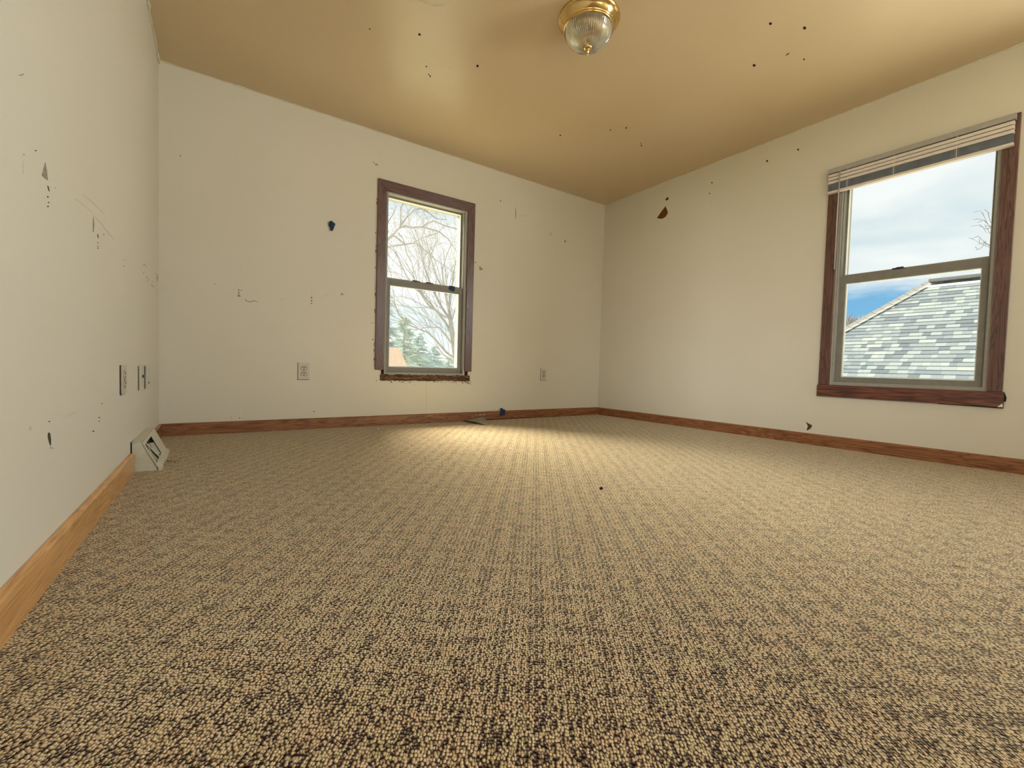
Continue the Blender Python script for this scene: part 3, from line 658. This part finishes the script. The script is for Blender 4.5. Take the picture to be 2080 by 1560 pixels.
line(wb, [(633.4, 587), (633.4, 595), (633, 602)], .5, SC); line(wb, [(1047, 421), (1048, 433), (1047, 445)], .9, CH); line(wb, [(1052, 437), (1062, 439), (1072, 437)], .7, SC)
line(wb, [(866, 776), (866, 800), (866, 838)], .5, SC, 'drywall_seam'); line(wb, [(491, 800), (490.5, 830), (490, 855)], .6, M['white'], 'drywall_seam')
line(wb, [(648, 605), (660, 600), (672, 597)], .6, SC); line(wb, [(566, 609), (572, 608), (580, 609)], .8, SC); chip(wb, 'paint_chip', [(467, 846), (470, 845), (472, 852), (468, 851)], SC)
line(wb, [(946, 777), (951, 778), (957, 781)], .8, DK); line(wb, [(632, 843), (638, 842), (641, 843)], .5, SC)
dots(wb, [(1120+R.uniform(-4, 4), 545+R.uniform(-3, 3), .7) for _ in range(3)]+[(340+R.uniform(-9, 9), 585+R.uniform(-12, 12), .8) for _ in range(7)], SC, 'scuff_mark')
# left wall
chip(wl, 'paint_chip', [(92.3, 329.6), (95.5, 345), (97.6, 366.5), (91, 362), (85.4, 356)], CH, 'grey chip where the paint has flaked')
chip(wl, 'paint_chip', [(96.5, 377), (99, 379), (101, 389.6), (99, 387)], DK)
chip(wl, 'paint_chip', [(98, 879), (101, 878.5), (102.6, 882), (103.8, 892), (103.8, 902), (102.6, 906), (100, 898), (97.6, 888.5)], M['chipd'], 'long dark gouge low on the left wall')
dots(wl, [(97.6, 400, 1.5), (99.2, 411.5, 1.3), (98, 419.4, 1.6), (199, 493, 1.1), (199, 500, .9), (199, 504, 1.2), (211, 476, .9), (73, 306, 1.3), (190, 876, 1.7), (201.7, 848, 1.3), (201.7, 855.5, 1.0), (207, 820, 1.0), (100.5, 856, 1.3), (252, 541, .9), (252, 528, .7), (113, 382, .8), (49, 314, .9)], DK)
line(wl, [(198.6, 475), (199.3, 480), (199.6, 484)], 1.0, DK); line(wl, [(190, 442), (190.5, 457), (189.5, 472)], 1.5, CH)
for q in ([(168.5, 395), (190, 413), (212, 434.6)], [(189, 437), (202, 450), (215, 466), (233, 488)], [(154, 404), (172, 418), (190, 433)], [(46.6, 326), (46.6, 340), (47, 353)], [(128, 848), (140, 844), (157, 836)], [(105, 850), (118, 849)]):
    line(wl, q, .6, SC)
for q in ((38, 153, 49, 150), ): line(wl, [(q[0], q[1]), ((q[0]+q[2])/2, 153), (q[2], q[3])], 1.0, CH)
chip(wl, 'paint_chip', [(60, 868), (64, 866), (63, 875), (61, 872)], SC)
line(wl, [(102, 912), (103, 909), (110, 911)], .9, CH)
dots(wl, [(293, 537, 1.4), (296, 541, 1.2), (292, 555, 1.0), (298, 563, 1.1), (301, 566, 1.2), (309, 580, 1.2), (312, 583, 1.0), (316, 556, 1.0), (300, 571, .9), (310, 572, .8)], CH, 'scuff_mark')
line(wl, [(320, 557), (319.5, 565), (319, 572)], .8, CH)
# paint scuffs on the back baseboard
bm = bmesh.new()
for x, y, l in ((941, 836.2, 4), (949, 836, 3), (970, 835.4, 7), (979, 834.8, 6), (985, 834.8, 3), (966, 842.5, 3), (972, 842, 7), (981, 841.5, 5), (960, 845, 2)):
    prism(bm, [on_y(x, y, D-.0156), on_y(x+l, y-.3, D-.0156), on_y(x+l-1, y+1.2, D-.0156), on_y(x+.5, y+1.4, D-.0156)], (0, .0006, 0))
obj('paint_scuffs', bm, M['flap'], b1)

#EXTERIOR
# ================================================================= OUTSIDE
GZ = -3.4
M['grass'] = plain('winter lawn', (.42, .40, .30, 1), .95, .1, var=.25, sc=.6)
bm = bmesh.new()
for a in [(-60, 140, -60, 140)]: box(bm, a[0], a[1], a[2], a[3], GZ-.2, GZ)
g = obj('ground', bm, M['grass']); tag(g, kind='structure')
# --- neighbour's hip roof seen through window 2
RX, RZ, RS = 16.0, 3.147, .858
def rz(x): return RZ+RS*(x-RX)
EX0, EX1 = 11.0, 21.0; YE, YH = 3.587, 3.587+(RX-EX0)*.897; YE2, YH2 = -4.0, -4.0-(RX-EX0)*.897
ez = rz(EX0)
SH = []
for i, c in enumerate([(.036, .0475, .066), (.063, .0785, .098), (.086, .105, .123), (.048, .062, .085), (.102, .119, .130)]):
    k = NB('shingle tone %d' % i, .9, .2); v = k.coord(); f = k.noise(v, 55, 3, .7)
    k.col(k.ramp(f, [(.3, tuple(q*.86 for q in c)), (.7, tuple(q*1.12 for q in c))])); k.bump(f, .4, .003); SH.append(k.m)
nh = empty('neighbour_house', (RX, -.2, GZ)); tag(nh, 'neighbouring house with a pale grey shingled hip roof, seen through the right window', 'house')
M['deck'] = plain('roof deck', (.05, .055, .06, 1), .9, .2)
M['siding'] = plain('pale siding', (.6, .58, .52, 1), .7, .3)
bm = bmesh.new()
A = [(EX0, YH2, ez), (EX1, YH2, ez), (EX1, YH, ez), (EX0, YH, ez), (RX, YE2, RZ), (RX, YE, RZ)]
v = [bm.verts.new(q) for q in A]; lo = [bm.verts.new((q[0], q[1], q[2]-.16)) for q in A[:4]]
for f in ((0, 4, 5, 3), (1, 2, 5, 4), (0, 1, 4), (2, 3, 5)): bm.faces.new([v[i] for i in f])
for i in range(4): bm.faces.new((v[i], v[(i+1) % 4], lo[(i+1) % 4], lo[i]))
bm.faces.new(lo[::-1])
rf = P_(obj('roof', bm, M['deck']), nh)
P_(bxo('wall', (EX0+.45, EX1-.45, YH2+.45, YH-.45, GZ, ez-.1), M['siding']), nh)
sl_ = math.sqrt(1+RS*RS); ux = Vector((1/sl_, 0, RS/sl_)); un = Vector((-RS/sl_, 0, 1/sl_)); uy = Vector((0, 1, 0))
EXP = .143; nrows = int((RX-EX0)*sl_/EXP)
protos = {}
def sh_mesh(wi, ti):
    key = (wi, ti)
    if key not in protos:
        w = (.11, .15, .19, .24, .30)[wi]; bm = bmesh.new()
        a = [Vector((0, 0, 0)), uy*w, uy*w+ux*(EXP+.02), ux*(EXP+.02)]
        lift = [.017, .017, .004, .004]
        t_ = [bm.verts.new(p+un*l) for p, l in zip(a, lift)]; b_ = [bm.verts.new(p-un*.002) for p in a]
        bm.faces.new(t_); bm.faces.new(b_[::-1])
        for i in range(4): bm.faces.new((t_[i], b_[i], b_[(i+1) % 4], t_[(i+1) % 4]))
        bmesh.ops.recalc_face_normals(bm, faces=bm.faces)
        me = bpy.data.meshes.new('shingle'); bm.to_mesh(me); bm.free(); me.materials.append(SH[ti]); protos[key] = (me, w)
    return protos[key]
RR = random.Random(3); cand = []
for r in range(nrows):
    s = r*EXP; x = EX0+s/sl_; y1 = YH-(x-EX0)*.897; y0 = YH2+(x-EX0)*.897
    y = y0+RR.uniform(0, .1)
    while y < y1-.05:
        wi = RR.choice((0, 1, 1, 2, 2, 3, 4)); ti = RR.choices((0, 1, 2, 3, 4), (3, 7, 6, 3, 2))[0]
        w = (.11, .15, .19, .24, .30)[wi]
        if y+w > y1: break
        cand.append((x, y, wi, ti)); y += w+.002
def seen(c):
    d = Vector((c[0], c[1]+.08, rz(c[0])-CZ)); px = 1040+FPX*d.dot(rt)/d.dot(fw); py = 780-FPX*d.dot(up)/d.dot(fw)
    return 1704 < px < 1986 and 555 < py < 772
vis = sorted([c for c in cand if seen(c)], key=lambda c: c[0])[:300]; vset = set(vis)
for (x, y, wi, ti) in vis:
    me, w = sh_mesh(wi, ti); o = bpy.data.objects.new('shingle', me); COL.objects.link(o); o.parent = rf
    o.matrix_parent_inverse = Matrix.Identity(4); o.location = (x, y, rz(x))
verts, faces, mi = [], [], []
for c in cand:
    if c in vset: continue
    x, y, wi, ti = c; me, w = sh_mesh(wi, ti); b = len(verts); L = Vector((x, y, rz(x)))
    verts += [tuple(q.co+L) for q in me.vertices]
    for p in me.polygons: faces.append([b+i for i in p.vertices]); mi.append(ti)
me = bpy.data.meshes.new('shingle_field'); me.from_pydata(verts, [], faces); me.polygons.foreach_set('material_index', mi)
o = link('shingle_field', me, SH, rf); o['kind'] = 'stuff'
# hip caps and ridge caps
def caps(p, q, name, mat, n, wd):
    p, q = Vector(p), Vector(q); t = (q-p)/n; L = t.length; tn = t.normalized(); side = tn.cross(Vector((0, 0, 1))).normalized(); upv = side.cross(tn).normalized()
    bm = bmesh.new(); pr = [(-wd, -wd*.42), (-wd*.5, -.03), (0, .03), (wd*.5, -.03), (wd, -wd*.42)]
    prof = [side*a+upv*b for a, b in pr]
    lo_ = [bm.verts.new(v_+upv*.018) for v_ in prof]; hi = [bm.verts.new(v_+tn*(L+.03)) for v_ in prof]; l2 = [bm.verts.new(v_-upv*.004) for v_ in prof]; h2 = [bm.verts.new(v_+tn*(L+.03)-upv*.02) for v_ in prof]
    for i in range(4):
        bm.faces.new((lo_[i], lo_[i+1], hi[i+1], hi[i])); bm.faces.new((l2[i+1], l2[i], h2[i], h2[i+1])); bm.faces.new((lo_[i], l2[i], l2[i+1], lo_[i+1])); bm.faces.new((hi[i+1], h2[i+1], h2[i], hi[i]))
    for i in (0, 4): bm.faces.new((lo_[i], hi[i], h2[i], l2[i]))
    bmesh.ops.recalc_face_normals(bm, faces=bm.faces); me = bpy.data.meshes.new(name); bm.to_mesh(me); bm.free(); me.materials.append(mat)
    for i in range(n):
        o = bpy.data.objects.new(name, me); COL.objects.link(o); o.parent = rf; o.matrix_parent_inverse = Matrix.Identity(4); o.location = p+t*i
M['cap'] = plain('hip cap shingle', (.10, .105, .115, 1), .9, .2, var=.15, sc=20)
M['ridge'] = plain('ridge vent cap', (.10, .105, .12, 1), .9, .2, var=.1, sc=20)
caps((EX0, YH, ez+.02), (RX, YE, RZ+.02), 'hip_cap', M['cap'], 34, .16)
caps((RX, YE2, RZ+.02), (EX0, YH2, ez+.02), 'hip_cap', M['cap'], 20, .16)
P_(bxo('ridge_vent', (RX-.20, RX+.20, YE2, YE-.0, RZ-.035, RZ+.045), M['ridge'], bev=.01), nh)
P_(bxo('ridge_flashing', (RX-.24, RX-.17, YE2, YE+.05, RZ-.19, RZ-.135), M['bead']), nh)

# --- bare trees
M['bark'] = plain('pale grey bark', (.18, .18, .205, 1), .9, .1, var=.15, sc=8)
M['bark3'] = plain('dark wet bark', (.05, .045, .05, 1), .9, .1)
M['bark2'] = plain('grey brown bark', (.18, .178, .205, 1), .9, .1, var=.15, sc=8)
def grow(bm, p, d, L, r, depth, rg_, spread=.5, upb=.12, n=4, minr=.004, kids=(2, 3)):
    pts = [Vector(p)]; q = Vector(p); dr = Vector(d).normalized()
    for i in range(n):
        dr = (dr+Vector((rg_.gauss(0, .12), rg_.gauss(0, .12), rg_.gauss(0, .10)+upb*.3))).normalized(); q = q+dr*(L/n); pts.append(q.copy())
    tube(bm, pts, r, max(minr*.7, r*.55), 5 if r > .03 else 3)
    if depth <= 0: return
    for i in range(rg_.randint(*kids)+1):
        t = rg_.uniform(.3, 1.) if i else 1.; k_ = min(n-1, int(t*n)); b = pts[k_].lerp(pts[k_+1], t*n-k_) if t < 1 else pts[-1]
        nd = (dr+Vector((rg_.gauss(0, spread), rg_.gauss(0, spread), rg_.gauss(0, spread*.7)+upb))).normalized()
        grow(bm, b, nd, L*rg_.uniform(.55, .8), max(minr, r*rg_.uniform(.45, .62)), depth-1, rg_, spread, upb, n, minr, kids)
def bare_tree(name, label, build, group=None, bk='bark2'):
    root = empty(name, build['base']); tag(root, label, 'tree', group)
    bm = bmesh.new(); tube(bm, build['trunk'], build['r0'], build['r1'], 9); P_(obj('trunk', bm, M['bark'], smooth=True), root)
    bm = bmesh.new(); build['f'](bm); P_(obj('branches', bm, M[bk]), root)
    return root
# tree with its trunk at the lower right of window 1
YT = 13.0
q = lambda x, y, dy=0: on_y(x, y, YT+dy)
r_ = random.Random(21)
tr = [q(946, 800), q(938, 765), q(928, 735), q(922, 700), q(916, 660), q(912, 630)]
base = Vector((tr[0].x+.3, YT, GZ))
def fA(bm):
    limbs = [([(912, 632), (905, 600), (900, 570), (897, 540)], .05), ([(914, 650), (895, 620), (880, 590), (868, 560), (858, 530)], .045), ([(918, 680), (905, 655), (885, 630), (860, 600), (845, 575), (838, 555)], .045),
             ([(912, 632), (914, 600), (920, 570), (925, 530)], .04), ([(905, 645), (870, 620), (850, 590), (825, 560), (812, 530)], .035), ([(922, 705), (905, 680), (892, 665), (865, 665), (840, 672)], .03),
             ([(928, 730), (905, 715), (885, 690), (868, 675), (830, 660), (810, 640), (800, 610)], .035), ([(932, 742), (900, 720), (885, 700)], .03), ([(916, 655), (925, 625), (935, 600), (940, 570)], .035), ([(908, 600), (890, 570), (880, 540), (872, 510)], .03), ([(925, 650), (935, 660), (945, 690)], .02)]
    for pl, rad in limbs:
        dz = r_.uniform(-.8, .8); pts = [q(x, y, dz*i/len(pl)) for i, (x, y) in enumerate(pl)]; tube(bm, pts, rad, rad*.4, 5)
        for i in range(1, len(pts)):
            for _ in range(2):
                t = r_.random(); b = pts[i-1].lerp(pts[i], t); dr = (pts[i]-pts[i-1]).normalized()+Vector((r_.gauss(0, .45), r_.gauss(0, .45), r_.gauss(.1, .35)))
                grow(bm, b, dr, r_.uniform(.7, 1.2), rad*.30, 2, r_, .4, .12, 3, .005, (1, 2))
bare_tree('bare_tree', 'leafless tree with its grey trunk at the right of the narrow window', dict(base=base, trunk=[base]+tr, r0=.16, r1=.06, f=fA))
# nearer tree whose limbs come in from the left across the upper pane
YB = 7.2; r_b = random.Random(5)
z_ = lambda x, y: (780+x/7.8, 380+y/7.8)
LB = [([(-60, 900), (60, 830), (160, 740), (230, 660)], .030), ([(230, 655), (350, 620), (430, 645), (600, 630), (700, 565), (800, 540), (980, 620), (1100, 650), (1210, 675)], .020),
      ([(600, 630), (780, 680), (880, 710), (1000, 810), (1090, 930), (1160, 1030)], .016), ([(255, 620), (265, 450), (265, 330), (330, 230)], .016), ([(255, 620), (380, 450), (500, 350), (580, 340), (700, 400), (830, 500), (1000, 520)], .015),
      ([(-60, 975), (60, 950), (330, 910), (460, 890), (560, 910), (700, 1050), (850, 1180)], .017), ([(450, 890), (560, 820), (700, 775), (850, 730), (840, 860), (790, 950)], .012), ([(150, 770), (240, 830), (330, 910), (350, 1030), (430, 1180), (520, 1450)], .015),
      ([(480, 660), (540, 790), (560, 900)], .008), ([(100, 960), (180, 1040), (240, 1160), (300, 1380)], .010), ([(230, 730), (300, 820), (330, 910)], .012), ([(700, 400), (640, 350), (620, 380), (710, 540)], .007), ([(-60, 600), (60, 560), (150, 420), (200, 300)], .014), ([(560, 910), (600, 1060), (640, 1250), (720, 1450)], .008)]
trunkB = [on_y(690, 800, YB), on_y(700, 640, YB), on_y(730, 530, YB), on_y(772, 496, YB)]
baseB = Vector((trunkB[0].x, YB, GZ))
def fB(bm):
    for pl, rad in LB:
        s = r_b.uniform(-.5, .5); pts = []
        for i, (x, y) in enumerate(pl): pts.append(on_y(*z_(x, y), YB+.25*math.sin(i*1.3+s*6)*(.6 if i else .0)))
        tube(bm, pts, rad, rad*.5, 5)
        for i in range(1, len(pts)):
            for _ in range(2):
                t = r_b.random(); b = pts[i-1].lerp(pts[i], t); dr = (pts[i]-pts[i-1]).normalized()*.5+Vector((r_b.gauss(0, .6), r_b.gauss(0, .6), r_b.gauss(0, .6)))
                grow(bm, b, dr, r_b.uniform(.16, .30), .0035, 1, r_b, .6, 0, 3, .0022, (1, 2))
rootB = bare_tree('bare_tree', 'nearer leafless tree whose budding limbs reach in from the left of the narrow window', dict(base=baseB, trunk=[baseB]+trunkB, r0=.16, r1=.045, f=fB))
bm = bmesh.new()
for i in range(330):
    x = 786+R.random()**1.25*156; y = 396+R.random()*170+ (x-786)*.12; c = on_y(x, y, YB+R.uniform(-.6, .6)); a = R.uniform(0, 6.28); v = Vector((math.cos(a), R.uniform(-.5, .5), math.sin(a)))*R.uniform(.008, .017)
    tube(bm, [c-v, c, c+v], .0028, .0045, 4)
P_(obj('buds', bm, M['bark2']), rootB)['kind'] = 'stuff'
# twig tips of a tree at the right edge of window 2
XC = 9.0; r_c = random.Random(9)
qc = lambda x, y, d=0: on_x(x, y, XC+d)
def fC(bm):
    for pl, rad in (([(2080, 450), (2040, 470), (2014, 462), (2006, 455), (1998, 447), (1990, 445)], .008), ([(2014, 462), (2004, 465), (1997, 462), (1986, 458)], .005), ([(2006, 455), (1999, 440), (1992, 428)], .004), ([(2012, 452), (2009, 441), (2008, 432)], .004), ([(2080, 520), (2040, 510), (2012, 500), (2000, 492), (1988, 480)], .008), ([(2012, 503), (2002, 499), (1990, 494), (1979, 487)], .005), ([(2000, 492), (1995, 502), (1988, 508)], .003), ([(2014, 468), (2010, 474), (2003, 472)], .003)):
        pts = [qc(x, y, .1*i) for i, (x, y) in enumerate(pl)]; tube(bm, pts, rad, rad*.5, 4)
        for i in range(1, len(pts)):
            b = pts[i]; dr = Vector((0, R.uniform(0, .6), R.uniform(-.2, 1))); tube(bm, [b, b+dr.normalized()*.07], rad*.6, .003, 3)
baseC = on_x(2230, 800, XC); baseC.z = GZ; tC = [baseC, on_x(2230, 600, XC), on_x(2150, 500, XC), on_x(2080, 450, XC)]
rootC = bare_tree('bare_tree', 'few bare twig tips at the right edge of the large window', dict(base=baseC, trunk=tC, r0=.12, r1=.012, f=fC), bk='bark3')
bm = bmesh.new(); tube(bm, [on_x(2200, 560, XC), on_x(2080, 520, XC)], .03, .008, 6); P_(obj('limb', bm, M['bark2'], smooth=True), rootC)
# distant bare tree crown above the hip at the left of window 2
XD = 34; bD = on_x(1728, 662, XD); gD = Vector((bD.x, bD.y, GZ)); r_d = random.Random(4)
def fD(bm):
    for i in range(16): grow(bm, bD-Vector((0, 0, 1.0)), (r_d.gauss(0, .5), r_d.gauss(0, .5), 1), .8, .04, 3, r_d, .5, .1, 3, .015, (2, 3))
bare_tree('bare_tree', 'tiny distant tree crown above the neighbouring roof edge', dict(base=gD, trunk=[gD, bD-Vector((0, 0, .9))], r0=.2, r1=.08, f=fD))
# --- conifers behind
NE = []
for i, c in enumerate([(.22, .32, .38), (.27, .36, .35), (.27, .37, .42)]): NE.append(plain('conifer needles %d' % i, c+(1,), .95, .1, var=.35, sc=1.5))
def conifer(px, ptop, Y, hgt_, rad, mat, label, seed):
    rg_ = random.Random(seed); top_ = on_y(px, ptop, Y); b = Vector((top_.x, Y, GZ)); Ht = top_.z-GZ
    root = empty('conifer', b); tag(root, label, 'tree', None)
    bm = bmesh.new(); tube(bm, [b, b+Vector((0, 0, Ht*.96))], .22, .03, 7); P_(obj('trunk', bm, M['bark']), root)
    verts, faces = [], []
    def spike(a, b_, w):
        t = (b_-a); s = t.cross(Vector((rg_.gauss(0, 1), rg_.gauss(0, 1), rg_.gauss(0, 1)))).normalized()*w; u_ = t.cross(s).normalized()*w
        i = len(verts); verts.extend([tuple(a+s), tuple(a-s*.5+u_), tuple(a-s*.5-u_), tuple(b_)]); faces.extend([(i, i+1, i+3), (i+1, i+2, i+3), (i+2, i, i+3)])
    for i in range(420):
        t = rg_.random()**.75; z = Ht*(1-t); r = rad*t*rg_.uniform(.75, 1.1)+.05; a = rg_.uniform(0, 2*math.pi)
        o_ = b+Vector((0, 0, z)); e = o_+Vector((math.cos(a)*r, math.sin(a)*r, -.18*r+.12)); 
        spike(o_, e, .05)
        for k_ in range(9):
            s = o_.lerp(e, rg_.uniform(.35, 1)); v = Vector((math.cos(a)+rg_.gauss(0, .8), math.sin(a)+rg_.gauss(0, .8), rg_.gauss(-.15, .4))).normalized()*rg_.uniform(.2, .42); spike(s, s+v, .035)
    me = bpy.data.meshes.new('needles'); me.from_pydata(verts, [], faces); P_(link('needles', me, mat), root)['kind'] = 'stuff'
conifer(778, 585, 19, 9, 1.9, NE[0], 'tall blue green conifer at the left edge of the narrow window', 1)
conifer(822, 645, 25, 9, 3.2, NE[1], 'rounded olive green conifer in the middle of the conifer group', 2)
conifer(850, 676, 33, 9, 4.2, NE[0], 'blue green conifer filling the middle of the lower pane', 3)
conifer(882, 704, 42, 9, 4.4, NE[2], 'lower pale green conifer behind the thin tree trunk', 4)
conifer(912, 724, 52, 9, 4.4, NE[1], 'lowest and farthest conifer beside the thin tree trunk', 5)
# --- far houses
def far_house(name, pA, pB, Y, mat, label, depth=5, hip=2.0, run=2.6):
    a = on_y(*pA, Y); b = on_y(*pB, Y); root = empty(name, (b.x, Y, GZ)); tag(root, label, 'house')
    x0, x1, zr = a.x-4.5, b.x, a.z; e = 1.9; xe = x1+hip; ze = zr-e
    bm = bmesh.new(); P = [(x0-hip, Y-run, ze), (xe, Y-run, ze), (xe, Y+run, ze), (x0-hip, Y+run, ze), (x0, Y, zr), (x1, Y, zr)]
    v = [bm.verts.new(p_) for p_ in P]
    for f in ((0, 1, 5, 4), (2, 3, 4, 5), (1, 2, 5), (3, 0, 4), (3, 2, 1, 0)): bm.faces.new([v[i] for i in f])
    P_(obj('roof', bm, mat), root)
    P_(bxo('wall', (x0-hip+.3, xe-.3, Y-run+.3, Y+run-.3, GZ, ze), M['siding']), root)
k = NB('terracotta shingle roof', .9, .2); v = k.coord((1, 1, 1)); br = k.n('ShaderNodeTexBrick'); k.l(v, br.inputs['Vector']); br.inputs['Scale'].default_value = 6
br.inputs['Color1'].default_value = (.60, .42, .33, 1); br.inputs['Color2'].default_value = (.52, .38, .32, 1); br.inputs['Mortar'].default_value = (.46, .34, .28, 1); k.col(br.outputs['Color']); M['terra'] = k.m
M['tanroof'] = plain('tan far roof', (.60, .53, .42, 1), .9, .2, var=.1, sc=3)
far_house('orange_roof_house', (790, 705), (811, 705), 17, M['terra'], 'house with an orange shingled roof at the lower left of the narrow window', hip=.42, run=1.2)
